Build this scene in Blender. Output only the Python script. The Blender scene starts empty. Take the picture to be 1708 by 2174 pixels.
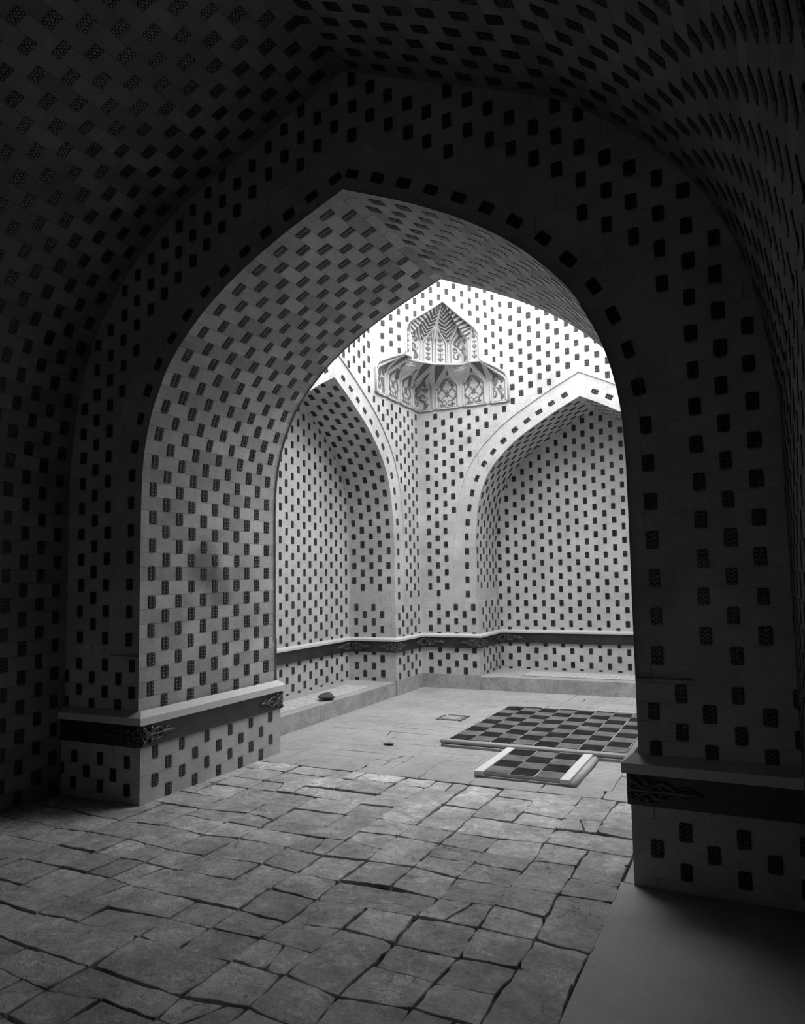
import bpy, bmesh, math, random
from mathutils import Vector, Matrix
from mathutils.geometry import tessellate_polygon

R_ = random.Random(7)
sc = bpy.context.scene
C = sc.collection

# ------------------------------------------------------------------ camera, sky, exposure
F_PX, YAW, PITCH, ROLL, EYE = 1572.67, 25.507, 4.972, -0.941, 1.6
cam_d = bpy.data.cameras.new('camera'); cam = bpy.data.objects.new('camera', cam_d); C.objects.link(cam)
sc.camera = cam
cam_d.sensor_fit = 'HORIZONTAL'; cam_d.sensor_width = 36.0; cam_d.lens = 36.0 * F_PX / 1708.0
cam_d.clip_start = 0.02; cam_d.clip_end = 200
y_, p_, r_ = (math.radians(a) for a in (YAW, PITCH, ROLL))
fwd = Vector((-math.sin(y_) * math.cos(p_), math.cos(y_) * math.cos(p_), math.sin(p_)))
rt = Vector((math.cos(y_), math.sin(y_), 0)); up = rt.cross(fwd)
rt2 = rt * math.cos(r_) + up * math.sin(r_); up2 = -rt * math.sin(r_) + up * math.cos(r_)
cam.matrix_world = Matrix(((rt2.x, up2.x, -fwd.x, 0), (rt2.y, up2.y, -fwd.y, 0), (rt2.z, up2.z, -fwd.z, EYE), (0, 0, 0, 1)))

SKY = 1.0
w = bpy.data.worlds.new('overcast_sky'); sc.world = w; w.use_nodes = True
w.node_tree.nodes['Background'].inputs['Color'].default_value = (1, 1, 1, 1)
w.node_tree.nodes['Background'].inputs['Strength'].default_value = SKY
pd = bpy.data.lights.new('sky_portal', 'AREA'); pd.shape = 'RECTANGLE'; pd.size = 6.4; pd.size_y = 6.4
pd.cycles.is_portal = True
po = bpy.data.objects.new('sky_portal', pd); C.objects.link(po); po.location = (-2.05, 7.9, 6.0)
pd2 = pd.copy(); pd2.size = .32; pd2.size_y = 1.9; po2 = bpy.data.objects.new('added_light_portal', pd2); C.objects.link(po2); po2.location = (-1.55, -7.97, 0.95); po2.rotation_euler = (-math.pi / 2, 0, 0)  # portal for an invented, unseen opening that brightens the near piers
vs = sc.view_settings
vs.view_transform = 'Standard'; vs.look = 'None'; vs.gamma = 1; vs.use_curve_mapping = False
vs.exposure = 2.78
sc.cycles.max_bounces = 10; sc.cycles.diffuse_bounces = 8; sc.cycles.glossy_bounces = 4
sc.cycles.use_denoising = True; sc.cycles.sample_clamp_indirect = 6

# ------------------------------------------------------------------ materials
def mat(name):
    m = bpy.data.materials.new(name); m.use_nodes = True
    nt = m.node_tree; b = nt.nodes['Principled BSDF']
    return m, nt, b
def N(nt, t, **kw):
    n = nt.nodes.new(t)
    for k, v in kw.items():
        if k in n.inputs: n.inputs[k].default_value = v
        else: setattr(n, k, v)
    return n
def g4(v): return (v, v, v, 1)
def ramp(nt, src, a, b, va=0.0, vb=1.0):
    r = nt.nodes.new('ShaderNodeMapRange'); r.inputs['From Min'].default_value = a; r.inputs['From Max'].default_value = b
    r.inputs['To Min'].default_value = va; r.inputs['To Max'].default_value = vb
    nt.links.new(src, r.inputs['Value']); return r.outputs['Result']
def mul(nt, a, b, op='MULTIPLY'):
    m = nt.nodes.new('ShaderNodeMath'); m.operation = op
    for i, s in enumerate((a, b)):
        if isinstance(s, (int, float)): m.inputs[i].default_value = s
        else: nt.links.new(s, m.inputs[i])
    return m.outputs[0]
def noise(nt, scale, detail=4, rough=.6, vec=None):
    n = N(nt, 'ShaderNodeTexNoise', Scale=scale, Detail=detail, Roughness=rough)
    if vec is None:
        tc = nt.nodes.new('ShaderNodeTexCoord'); vec = tc.outputs['Object']
    nt.links.new(vec, n.inputs['Vector']); return n.outputs['Fac']
def grey(nt, b, val, rough=.9, bump=None, bs=.3, bd=.01):
    nt.links.new(val, b.inputs['Base Color']); b.inputs['Roughness'].default_value = rough
    if bump is not None:
        bp = N(nt, 'ShaderNodeBump', Strength=bs, Distance=bd); nt.links.new(bump, bp.inputs['Height']); nt.links.new(bp.outputs[0], b.inputs['Normal'])

def brick_mat(name, base, joint, contrast, patch_lo, patch_hi):
    """pale bricks laid between the glazed ones; joints and brick tones show in patches"""
    m, nt, b = mat(name)
    uv = nt.nodes.new('ShaderNodeUVMap'); uv.uv_map = 'UVMap'
    bt = N(nt, 'ShaderNodeTexBrick', Color1=g4(1 - contrast), Color2=g4(1 + contrast * .6), Mortar=g4(joint))
    bt.offset = .5; bt.inputs['Scale'].default_value = 1; bt.inputs['Brick Width'].default_value = 1; bt.inputs['Row Height'].default_value = 1
    bt.inputs['Mortar Size'].default_value = .016; bt.inputs['Mortar Smooth'].default_value = .6; bt.inputs['Bias'].default_value = 0.0
    nz = N(nt, 'ShaderNodeTexNoise', Scale=1.2, Detail=3); nt.links.new(uv.outputs[0], nz.inputs['Vector'])
    mp = nt.nodes.new('ShaderNodeVectorMath'); mp.operation = 'MULTIPLY_ADD'
    nt.links.new(nz.outputs['Color'], mp.inputs[0]); mp.inputs[1].default_value = (.06, .06, 0); nt.links.new(uv.outputs[0], mp.inputs[2])
    nt.links.new(mp.outputs[0], bt.inputs['Vector'])
    patch = ramp(nt, noise(nt, 2.1, 5, .7), patch_lo, patch_hi)
    mx = nt.nodes.new('ShaderNodeMix'); mx.data_type = 'FLOAT'
    nt.links.new(patch, mx.inputs[0]); mx.inputs[2].default_value = 1.0
    sep = nt.nodes.new('ShaderNodeSeparateColor'); nt.links.new(bt.outputs['Color'], sep.inputs[0]); nt.links.new(sep.outputs[0], mx.inputs[3])
    a = ramp(nt, noise(nt, 2.6, 7, .72), .32, .66, .78, 1.12)
    f = ramp(nt, noise(nt, 34, 6, .75), .3, .7, .82, 1.10)
    v = mul(nt, mul(nt, mul(nt, mx.outputs[0], a), f), base)
    bh = mul(nt, mul(nt, bt.outputs['Fac'], -1.0), patch)
    bh2 = mul(nt, bh, mul(nt, noise(nt, 45, 5, .7), .6), 'ADD')
    grey(nt, b, v, .92, bh2, .45, .008)
    return m
M_WALL = brick_mat('pale_brick', .54, .45, .12, .46, .64)
M_BAY = brick_mat('shade_toned_vault_brick', .18, .35, .22, .1, .35)  # base colour lowered so the vault looks unlit; shade kept in the tone
M_HALL = brick_mat('bounce_damped_brick', .10, .5, .1, .3, .6)  # brick darkened to cut light bouncing around the unseen hall

def floor_plaster(name, base):
    m, nt, b = mat(name)
    a = ramp(nt, noise(nt, 1.8, 7, .75), .34, .66, .80, 1.12)
    f = ramp(nt, noise(nt, 16, 8, .8), .32, .68, .80, 1.12)
    tc = nt.nodes.new('ShaderNodeTexCoord'); mp = nt.nodes.new('ShaderNodeMapping'); mp.inputs['Scale'].default_value = (3, 14, 1); nt.links.new(tc.outputs['Object'], mp.inputs[0])
    st = ramp(nt, noise(nt, 1.5, 7, .8, mp.outputs[0]), .58, .66, 1.0, .62)
    grey(nt, b, mul(nt, mul(nt, mul(nt, a, f), st), base), .85, noise(nt, 14, 9, .8), .8, .012)
    return m
def stained(name, base_args, spots):
    m = brick_mat(name, *base_args); nt = m.node_tree; b = nt.nodes['Principled BSDF']
    src = b.inputs['Base Color'].links[0].from_socket
    tc = nt.nodes.new('ShaderNodeTexCoord')
    for (cx, cy, cz, r, k) in spots:
        vd = nt.nodes.new('ShaderNodeVectorMath'); vd.operation = 'DISTANCE'; nt.links.new(tc.outputs['Object'], vd.inputs[0]); vd.inputs[1].default_value = (cx, cy, cz)
        nz = mul(nt, noise(nt, 7, 6, .7), .5)
        d = mul(nt, mul(nt, vd.outputs['Value'], 1 / r), nz, 'ADD')
        f = ramp(nt, d, .75, 1.25, k, 1.0); src = mul(nt, src, f)
    nt.links.new(src, b.inputs['Base Color']); return m
STAINS = [(-4.1, 4.80, 1.72, .26, .48), (-4.1, 5.0, 1.50, .20, .62), (-4.1, 4.55, 1.35, .18, .82), (-4.1, 5.3, 1.15, .25, .85), (-.5, 4.12, 1.5, .15, .8)]
M_COURT = floor_plaster('plastered_floor', .42)
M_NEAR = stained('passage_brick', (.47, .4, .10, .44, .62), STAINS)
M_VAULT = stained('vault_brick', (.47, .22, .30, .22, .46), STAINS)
def glazed():
    m, nt, b = mat('dark_glazed_brick')
    uv = nt.nodes.new('ShaderNodeUVMap'); uv.uv_map = 'UVMap'
    sep = nt.nodes.new('ShaderNodeSeparateXYZ'); nt.links.new(uv.outputs[0], sep.inputs[0])
    def cell(s, n):
        f = nt.nodes.new('ShaderNodeMath'); f.operation = 'FRACT'; nt.links.new(mul(nt, s, n), f.inputs[0])
        d = mul(nt, f.outputs[0], .5, 'SUBTRACT'); return mul(nt, d, d)
    r2 = mul(nt, cell(sep.outputs[0], 2.0), cell(sep.outputs[1], 4.0), 'ADD')
    knob = ramp(nt, r2, .05, .2, 1.0, 0.0)
    wob = ramp(nt, noise(nt, 7, 5), .3, .7, .15, 2.2)
    col = mul(nt, ramp(nt, knob, 0, 1, .007, .042), wob)
    nt.links.new(col, b.inputs['Base Color'])
    b.inputs['Roughness'].default_value = .32; b.inputs['IOR'].default_value = 1.5
    bp = N(nt, 'ShaderNodeBump', Strength=.9, Distance=.012); nt.links.new(knob, bp.inputs['Height']); nt.links.new(bp.outputs[0], b.inputs['Normal'])
    return m
M_GLAZE = glazed()

def worn(name, base):
    m, nt, b = mat(name)
    a = ramp(nt, noise(nt, 2.6, 7, .75), .34, .66, .62, 1.22)
    f = ramp(nt, noise(nt, 13, 8, .8), .32, .68, .66, 1.22)
    pits = ramp(nt, noise(nt, 24, 6, .8), .58, .68, 1.0, .35)
    pale = ramp(nt, noise(nt, 1.9, 8, .85), .53, .56, 1.0, 1.35)
    vo = N(nt, 'ShaderNodeTexVoronoi', Scale=5.5); vo.feature = 'DISTANCE_TO_EDGE'
    tc = nt.nodes.new('ShaderNodeTexCoord'); wv = nt.nodes.new('ShaderNodeVectorMath'); wv.operation = 'MULTIPLY_ADD'
    nn = N(nt, 'ShaderNodeTexNoise', Scale=5, Detail=5); nt.links.new(tc.outputs['Object'], nn.inputs['Vector'])
    nt.links.new(nn.outputs['Color'], wv.inputs[0]); wv.inputs[1].default_value = (.35, .35, 0); nt.links.new(tc.outputs['Object'], wv.inputs[2]); nt.links.new(wv.outputs[0], vo.inputs['Vector'])
    crack = ramp(nt, vo.outputs['Distance'], .0, .022, 1.0, 0.0)
    crack = mul(nt, crack, ramp(nt, noise(nt, 3.1, 3), .50, .60))
    pits = mul(nt, pits, ramp(nt, crack, 0, 1, 1.0, .45))
    v = mul(nt, mul(nt, mul(nt, mul(nt, a, f), pits), pale), base)
    grey(nt, b, v, .8, noise(nt, 12, 9, .75), 1.0, .02)
    return m
def stone(name, base, var=.15, rough=.85, s1=3, s2=40, bs=.4, bd=.01, pits=0.0, spec=.5):
    m, nt, b = mat(name); b.inputs['Specular IOR Level'].default_value = spec
    a = ramp(nt, noise(nt, s1, 5, .65), .3, .7, 1 - var, 1 + var)
    f = ramp(nt, noise(nt, s2, 5, .7), .25, .75, 1 - var * .8, 1 + var * .6)
    v = mul(nt, mul(nt, a, f), base)
    if pits:
        pt = ramp(nt, noise(nt, 14, 6, .75), .60, .70, 1.0, 1 - pits)
        v = mul(nt, v, pt)
    grey(nt, b, v, rough, noise(nt, s2 * .6, 6, .7), bs, bd)
    return m
M_SLAB = stone('worn_floor_slab', .36, .20, .75, 2.2, 30, .55, .012, .45)
M_GAP = stone('joint_dirt', .10, .3, .95)
M_CEMENT = stone('cement_screed', .42, .14, .85, 2, 50, .3, .006)
M_CAP = stone('pale_coping_stone', .58, .06, .7, 4, 60, .2, .004)
M_BENCH = stone('grey_bench_stone', .36, .30, .85, 3.5, 22, .8, .015, .35)
M_FRIEZE = stone('dark_marble_frieze', .028, .5, .4, 6, 20, .15, .006)
M_CARVE = stone('dark_carved_marble', .055, .3, .28, 8, 30, .1, .004)  # lighter than the frieze so the relief reads as highlights; painted into the tone
M_TD = stone('black_floor_tile', .020, .6, .85, 5, 25, .2, .003, spec=.12)
M_TL = stone('grey_floor_tile', .16, .35, .85, 5, 25, .2, .003, spec=.15)
M_GROUT = stone('pale_grout', .50, .1, .9)
M_EDGE = stone('concrete_edging', .42, .1, .8)
M_WHITE = stone('white_marble_strip', .72, .05, .5, 4, 50, .1, .003)
M_ROCK = stone('weathered_rock', .09, .5, .9, 9, 40, .9, .02)
M_PLASTER = stone('white_stucco', .50, .05, .75, 5, 50, .15, .003)
M_STUCCOD = stone('stucco_field', .50, .08, .8, 5, 50, .15, .003)  # same base tone as the white stucco, slightly more varied
M_VINE = stone('grey_painted_arabesque', .13, .15, .7)
M_STRIPE = stone('dark_painted_stripe', .07, .2, .6)
M_OUT = stone('dark_outline_paint', .12, .2, .7)

# ------------------------------------------------------------------ mesh builder
class MB:
    def __init__(s): s.v = []; s.f = []; s.m = []; s.uv = []
    def face(s, pts, mi=0, uv=None, n=None):
        pts = [Vector(p) for p in pts]
        if n is not None:
            nn = Vector((0, 0, 0))
            for i in range(len(pts)):
                a, b = pts[i], pts[(i + 1) % len(pts)]
                nn += Vector(((a.y - b.y) * (a.z + b.z), (a.z - b.z) * (a.x + b.x), (a.x - b.x) * (a.y + b.y)))
            if nn.dot(n) < 0:
                pts = pts[::-1]; uv = uv[::-1] if uv else uv
        i = len(s.v); s.v += [tuple(p) for p in pts]; s.f.append(list(range(i, i + len(pts)))); s.m.append(mi)
        s.uv.append([tuple(u) for u in uv] if uv else [(p.x + p.y, p.z) for p in pts])
    def box(s, a, b, mi=0):
        x0, y0, z0 = a; x1, y1, z1 = b
        V = [(x0, y0, z0), (x1, y0, z0), (x1, y1, z0), (x0, y1, z0), (x0, y0, z1), (x1, y0, z1), (x1, y1, z1), (x0, y1, z1)]
        for f, n in (((0, 3, 2, 1), (0, 0, -1)), ((4, 5, 6, 7), (0, 0, 1)), ((0, 1, 5, 4), (0, -1, 0)), ((2, 3, 7, 6), (0, 1, 0)), ((1, 2, 6, 5), (1, 0, 0)), ((3, 0, 4, 7), (-1, 0, 0))):
            s.face([V[i] for i in f], mi, n=Vector(n))
    def tube(s, pts, rad, mi=0, n=6, flat=None):
        """round or flattened tube; flat=(normal vector, factor)"""
        pts = [Vector(p) for p in pts]
        rings = []
        for i, p in enumerate(pts):
            d = (pts[min(i + 1, len(pts) - 1)] - pts[max(i - 1, 0)]).normalized()
            r = rad[i] if isinstance(rad, (list, tuple)) else rad
            ref = flat[0] if flat else (Vector((0, 0, 1)) if abs(d.z) < .9 else Vector((1, 0, 0)))
            u = d.cross(ref)
            if u.length < 1e-5: u = d.orthogonal()
            u.normalize(); v = u.cross(d).normalized(); fl = flat[1] if flat else 1
            rings.append([p + u * r * math.cos(2 * math.pi * k / n) + v * r * fl * math.sin(2 * math.pi * k / n) for k in range(n)])
        b = len(s.v)
        for rg in rings: s.v += [tuple(q) for q in rg]
        for i in range(len(rings) - 1):
            for k in range(n):
                k2 = (k + 1) % n
                s.f.append([b + i * n + k, b + i * n + k2, b + (i + 1) * n + k2, b + (i + 1) * n + k]); s.m.append(mi); s.uv.append([(0, 0)] * 4)
        s.f.append([b + k for k in range(n)][::-1]); s.m.append(mi); s.uv.append([(0, 0)] * n)
        s.f.append([b + (len(rings) - 1) * n + k for k in range(n)]); s.m.append(mi); s.uv.append([(0, 0)] * n)
    def blob(s, c, r, mi=0, sx=1, sy=1, sz=1, jit=0, seg=8, rng=None):
        c = Vector(c); b = len(s.v); rows = seg // 2 + 1
        for i in range(rows):
            th = math.pi * i / (rows - 1)
            for k in range(seg):
                ph = 2 * math.pi * k / seg; j = 1 + (rng.uniform(-jit, jit) if rng else 0)
                s.v.append(tuple(c + Vector((math.sin(th) * math.cos(ph) * sx, math.sin(th) * math.sin(ph) * sy, math.cos(th) * sz)) * r * j))
        for i in range(rows - 1):
            for k in range(seg):
                k2 = (k + 1) % seg
                s.f.append([b + i * seg + k, b + (i + 1) * seg + k, b + (i + 1) * seg + k2, b + i * seg + k2]); s.m.append(mi); s.uv.append([(0, 0)] * 4)
    def build(s, name, mats, parent=None, smooth=False, weld=False):
        me = bpy.data.meshes.new(name); me.from_pydata(s.v, [], s.f)
        for m in mats: me.materials.append(m)
        me.polygons.foreach_set('material_index', s.m)
        ul = me.uv_layers.new(name='UVMap')
        flat = [c for f in s.uv for u in f for c in u]
        ul.data.foreach_set('uv', flat)
        me.update()
        if weld:
            bm = bmesh.new(); bm.from_mesh(me); bmesh.ops.remove_doubles(bm, verts=bm.verts, dist=1e-4); bm.to_mesh(me); bm.free()
        if smooth: me.polygons.foreach_set('use_smooth', [True] * len(me.polygons))
        o = bpy.data.objects.new(name, me); C.objects.link(o)
        if parent: o.parent = parent
        return o
def structure(o): o['kind'] = 'structure'; return o
def tag(o, label, cat, group=None):
    o['label'] = label; o['category'] = cat
    if group: o['group'] = group
    return o
def thing(name, label, cat, loc=(0, 0, 0), group=None):
    o = bpy.data.objects.new(name, None); C.objects.link(o); o.location = loc; o.empty_display_size = .1
    return tag(o, label, cat, group)
bpy.context.view_layer.update()

# ------------------------------------------------------------------ frames and brickwork
class Plane:
    """wall plane: P(h, z, d) with h along the wall, d out of it"""
    def __init__(s, o, h, n): s.o = Vector(o); s.h = Vector(h).normalized(); s.n = Vector(n).normalized()
    def P(s, h, z, d=0.0): return s.o + s.h * h + Vector((0, 0, z)) + s.n * d

def glazed_brick(mb, c, u, v, n, bw, bh, rng, mi=1, lift=.0035):
    a = rng.uniform(-.03, .03); bw *= rng.uniform(.88, 1.08); bh *= rng.uniform(.93, 1.05)
    c = c + u * rng.uniform(-.004, .004) + v * rng.uniform(-.003, .003)
    uu = u * math.cos(a) + v * math.sin(a); vv = v * math.cos(a) - u * math.sin(a)
    k = .12
    sh = [(-.5 + k, -.5), (.5 - k, -.5), (.5, -.5 + k * .6), (.5, .5 - k * .6), (.5 - k, .5), (-.5 + k, .5), (-.5, .5 - k * .6), (-.5, -.5 + k * .6)]
    top = [c + uu * (x * bw) + vv * (y * bh) + n * lift for x, y in sh]
    bot = [p - n * (lift + .004) for p in top]
    mb.face(top, mi, [(x + .5, y + .5) for x, y in sh], n)
    for i in range(8):
        j = (i + 1) % 8
        mb.face([bot[i], bot[j], top[j], top[i]], mi, [(0, 0)] * 4, (top[i] + top[j]) / 2 - c)

def in_poly(x, y, poly):
    c = False; n = len(poly)
    for i in range(n):
        x0, y0 = poly[i]; x1, y1 = poly[i - 1]
        if (y0 > y) != (y1 > y) and x < (x1 - x0) * (y - y0) / (y1 - y0) + x0: c = not c
    return c

def plate(mb, pl, poly, d, T=.27, hc=.1, h0=0., z0=0., rng=R_, bw=.062, bh=.09, keep=None, bricks=True, mx=.008, edge=None, mi=0):
    """flat area of brickwork with its own grid of dark glazed bricks"""
    tri = tessellate_polygon([[Vector((x, y, 0)) for x, y in poly]])
    UV = lambda x, y: ((x - h0) / T, (y - z0) / hc)
    for t in tri:
        q = [poly[i] if isinstance(i, int) else i for i in t]
        mb.face([pl.P(x, y, d) for x, y in q], mi, [UV(x, y) for x, y in q], pl.n)
    if edge:   # side faces going back to depth `edge`
        for i in range(len(poly)):
            a, b = poly[i], poly[(i + 1) % len(poly)]
            mb.face([pl.P(*a, d), pl.P(*b, d), pl.P(*b, edge), pl.P(*a, edge)], mi, [UV(*a), UV(*b), UV(*b), UV(*a)])
    if not bricks: return
    xs = [p[0] for p in poly]; ys = [p[1] for p in poly]
    j0 = math.floor((min(ys) - z0) / hc); j1 = math.ceil((max(ys) - z0) / hc)
    for j in range(j0, j1):
        off = .5 if j % 2 == 0 else 0.
        k0 = math.floor((min(xs) - h0) / T) - 1; k1 = math.ceil((max(xs) - h0) / T) + 1
        for k in range(k0, k1):
            cx = h0 + (k + off) * T; cy = z0 + (j + .5) * hc
            a, b = bw / 2 + mx, bh / 2 - .004
            if not all(in_poly(cx + sx * a, cy + sy * b, poly) for sx in (-1, 1) for sy in (-1, 1)): continue
            if keep and not keep(cx, cy): continue
            glazed_brick(mb, pl.P(cx, cy, d), pl.h, Vector((0, 0, 1)), pl.n, bw, bh, rng)

def dense(prof, step=.05):
    """profile (half width, z) from apex to floor, finely resampled with a smooth curve"""
    # Catmull-Rom through the points
    P = [Vector((a, b)) for a, b in prof]; out = []
    for i in range(len(P) - 1):
        p0 = P[i - 1] if i > 0 else P[i] * 2 - P[i + 1]; p1 = P[i]; p2 = P[i + 1]; p3 = P[i + 2] if i + 2 < len(P) else P[i + 1] * 2 - P[i]
        L = (p2 - p1).length; n = max(1, int(L / step))
        straight = (i >= len(P) - 2)
        for k in range(n):
            t = k / n
            if straight: q = p1.lerp(p2, t)
            else:
                q = .5 * ((2 * p1) + (p2 - p0) * t + (2 * p0 - 5 * p1 + 4 * p2 - p3) * t * t + (-p0 + 3 * p1 - 3 * p2 + p3) * t ** 3)
            out.append((q.x, q.y))
    out.append(tuple(P[-1])); return out
def arc_side(prof, c, sgn, zmin=None):
    """list from the foot up to the apex: (h, z)"""
    L = [(c + sgn * a, b) for a, b in prof][::-1]
    if zmin is not None:
        out = []
        for i, (h, z) in enumerate(L):
            if z > zmin:
                if not out: out.append((h if i == 0 else L[i - 1][0], zmin))
                out.append((h, z))
        L = out
    return L
def offset_prof(prof, d):
    """profile widened by d (parallel curve), keeps a pointed apex"""
    out = []
    n = len(prof)
    for i in range(n):
        a = Vector(prof[max(i - 1, 0)]); b = Vector(prof[min(i + 1, n - 1)]); t = (b - a).normalized()
        nrm = Vector((-t.y, t.x))
        if nrm.x < 0: nrm = -nrm
        q = Vector(prof[i]) + nrm * d
        out.append((q.x, q.y))
    # extend the first point to the axis
    p0, p1 = Vector(out[0]), Vector(out[1]); t = (p0 - p1).normalized()
    if t.x < -1e-6:
        k = p0.x / -t.x; out[0] = (0.0, p0.y + t.y * k)
    return out
def band_row(mb, pl, side, sgn, d, inset, pitch, rng, first=.06, bw=.062, bh=.095):
    """single row of glazed bricks following the arch band; side = intrados points foot to apex"""
    acc = 0; nxt = first
    for i in range(len(side) - 1):
        a, b = Vector(side[i]), Vector(side[i + 1]); L = (b - a).length
        while nxt <= acc + L:
            p = a.lerp(b, (nxt - acc) / L); t = (b - a).normalized(); nr = Vector((t.y, -t.x)) * sgn
            c = p + nr * inset
            tv = pl.h * t.x + Vector((0, 0, t.y)); nv = pl.h * nr.x + Vector((0, 0, nr.y))
            glazed_brick(mb, pl.P(c.x, c.y, d), nv, tv, pl.n, bw, bh, rng)
            nxt += pitch
        acc += L
def soffit(mb, pl, side, sgn, d0, d1, T=.286, hc=.103, off0=0., v0=0., rng=R_, vmin=0, bw=.062, bh=.095, mi=0, edge=.05):
    """underside of an arch: side = points foot to apex, running from depth d0 to d1 (d negative = into the wall)"""
    acc = 0; segs = []
    for i in range(len(side) - 1):
        a, b = Vector(side[i]), Vector(side[i + 1]); L = (b - a).length
        t = (b - a).normalized(); nr = Vector((t.y, -t.x)) * -sgn
        n3 = pl.h * nr.x + Vector((0, 0, nr.y))
        uv = [((d0 - off0) / -T, (acc - v0) / hc), ((d1 - off0) / -T, (acc - v0) / hc), ((d1 - off0) / -T, (acc + L - v0) / hc), ((d0 - off0) / -T, (acc + L - v0) / hc)]
        mb.face([pl.P(a.x, a.y, d0), pl.P(a.x, a.y, d1), pl.P(b.x, b.y, d1), pl.P(b.x, b.y, d0)], mi, uv, n3)
        segs.append((acc, L, a, b, t, n3)); acc += L
    j = math.ceil((vmin - v0) / hc)
    while v0 + (j + 1) * hc < acc + .02:
        vc = v0 + (j + .5) * hc
        for s in segs:
            if s[0] <= vc <= s[0] + s[1]:
                p = s[2].lerp(s[3], (vc - s[0]) / s[1]); tv = pl.h * s[4].x + Vector((0, 0, s[4].y))
                off = .5 if j % 2 == 0 else 0.
                lo, hi = min(d0, d1), max(d0, d1)
                for k in range(-60, 60):
                    dd = off0 - (k + off) * T
                    if lo + bw / 2 + edge * .4 < dd < hi - bw / 2 - edge:
                        glazed_brick(mb, pl.P(p.x, p.y, dd), pl.n, tv, s[5], bw, bh, rng)
                break
        j += 1
    return acc

# ------------------------------------------------------------------ dimensions read from the place
P_, Q_ = 4.118, 5.779           # the two faces of the passage arch
W1, W2, F1, F2 = -4.489, -5.198, 10.0, 10.97
XR = .40                          # right side of the court
HT = 5.95                          # court walls
ZB, ZT, ZC = .405, .565, .66      # frieze band and coping in the near bay
CB, CT, CC = .575, .725, .775      # the same in the court
FRONT = dense([(0, 4.17), (.46, 3.97), (.82, 3.78), (1.1, 3.59), (1.3, 3.41), (1.48, 3.2), (1.6, 2.97), (1.67, 2.78), (1.72, 2.55), (1.74, 2.3), (1.745, 1.9), (1.745, 0)])
COURT = dense([(0, 4.01), (.3, 3.86), (.6, 3.69), (.9, 3.5), (1.15, 3.28), (1.33, 3.06), (1.45, 2.8), (1.52, 2.5), (1.55, 2.2), (1.56, 1.9), (1.56, 0)])
VAULT = dense([(0, 5.0), (.3, 4.87), (.6, 4.74), (.9, 4.61), (1.2, 4.47), (1.45, 4.35), (1.7, 4.16), (1.85, 4.03), (2.0, 3.87), (2.15, 3.68), (2.27, 3.47), (2.37, 3.2), (2.44, 2.9), (2.49, 2.5), (2.5, 2.2), (2.5, 0)])
CXF = -2.36

def arch_wall_face(mb, pl, c, prof, h0, h1, ztop, zl, T, hc, ph, pz, rng, low_out=.02, base_z=0., sp=.015, rim=.29, zsplit=None, cut=None, top_cut=None, plinth=None, first=.1, row_inset=.115):
    """a wall face pierced by a pointed arch: low blocks, sunk band with one row of glazed bricks, spandrel"""
    L = arc_side(prof, c, -1, zl); Rr = arc_side(prof, c, 1, zl)
    op = offset_prof(prof, rim)
    LO = arc_side(op, c, -1, zl); RO = arc_side(op, c, 1, zl)
    # sunk band
    ring = LO + RO[::-1][1:] + Rr + L[::-1][1:]
    ring = LO + RO[::-1][1:] + [Rr[0]] + Rr[1:] + L[::-1][1:]
    plate(mb, pl, ring, 0.0, T, hc, ph, pz, rng, bricks=False)
    band_row(mb, pl, L, -1, 0.0, row_inset, .203, rng, first)
    band_row(mb, pl, Rr, 1, 0.0, row_inset, .203, rng, first)
    # spandrel plate, proud of the band by sp
    halfw = prof[-1][0]
    if h0 < LO[0][0] - .02 or h1 > RO[0][0] + .02:
        outer = [(h0, zl)] + LO + RO[::-1][1:] + [(h1, zl), (h1, ztop), (h0, ztop)]
        plate(mb, pl, outer, sp, T, hc, ph, pz, rng, keep=lambda x, y: y > zl + .05 and (cut is None or cut(x, y)))
        for S in (LO, RO):
            for i in range(len(S) - 1):
                mb.face([pl.P(*S[i], sp), pl.P(*S[i + 1], sp), pl.P(*S[i + 1], -.001), pl.P(*S[i], -.001)], 0)
    # low blocks on both sides
    for (a, b) in ((h0, c - halfw + low_out), (c + halfw - low_out, h1)):
        plate(mb, pl, [(a, base_z), (b, base_z), (b, zl), (a, zl)], sp, T, hc, ph, pz, rng)
    a = c - halfw + low_out; b = c - halfw - rim
    for x0, x1 in ((c - halfw - rim, c - halfw + low_out), (c + halfw - low_out, c + halfw + rim)):
        mb.face([pl.P(x0, zl, sp), pl.P(x1, zl, sp), pl.P(x1, zl, -.02), pl.P(x0, zl, -.02)], 0, n=Vector((0, 0, 1)))

# ------------------------------------------------------------------ near wall with the passage arch
mb = MB()
ZL = 1.045
pf = Plane((0, P_, 0), (1, 0, 0), (0, -1, 0))
rA = random.Random(11)
vp_out = offset_prof(VAULT, -.0)
def under_vault(x, y):
    h = abs(x - CXF)
    if y > 4.95: return False
    for i in range(len(VAULT) - 1):
        (a0, b0), (a1, b1) = VAULT[i], VAULT[i + 1]
        if b1 <= y <= b0: return h < a0 + (a1 - a0) * (b0 - y) / max(b0 - b1, 1e-6) - .05
    return h < 2.4
arch_wall_face(mb, pf, CXF, FRONT, -5.1, .45, 5.3, ZL, .27, .0985, -.392, .044, rA, low_out=.0, cut=under_vault, first=.12)
pb = Plane((0, Q_, 0), (1, 0, 0), (0, 1, 0))
arch_wall_face(mb, pb, CXF + .02, FRONT, W2 - .2, XR + 1.2, HT, ZL, .27, .1, .1, 0, rA, low_out=.0, cut=lambda x, y: W1 < x < XR)
depth = Q_ - P_
for sgn in (-1, 1):
    side = arc_side(FRONT, CXF, sgn)
    soffit(mb, pf, side, sgn, .015, -depth - .015, .286, .106, -.105, .009, rA, bw=.074, bh=.102, mi=2)
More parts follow.
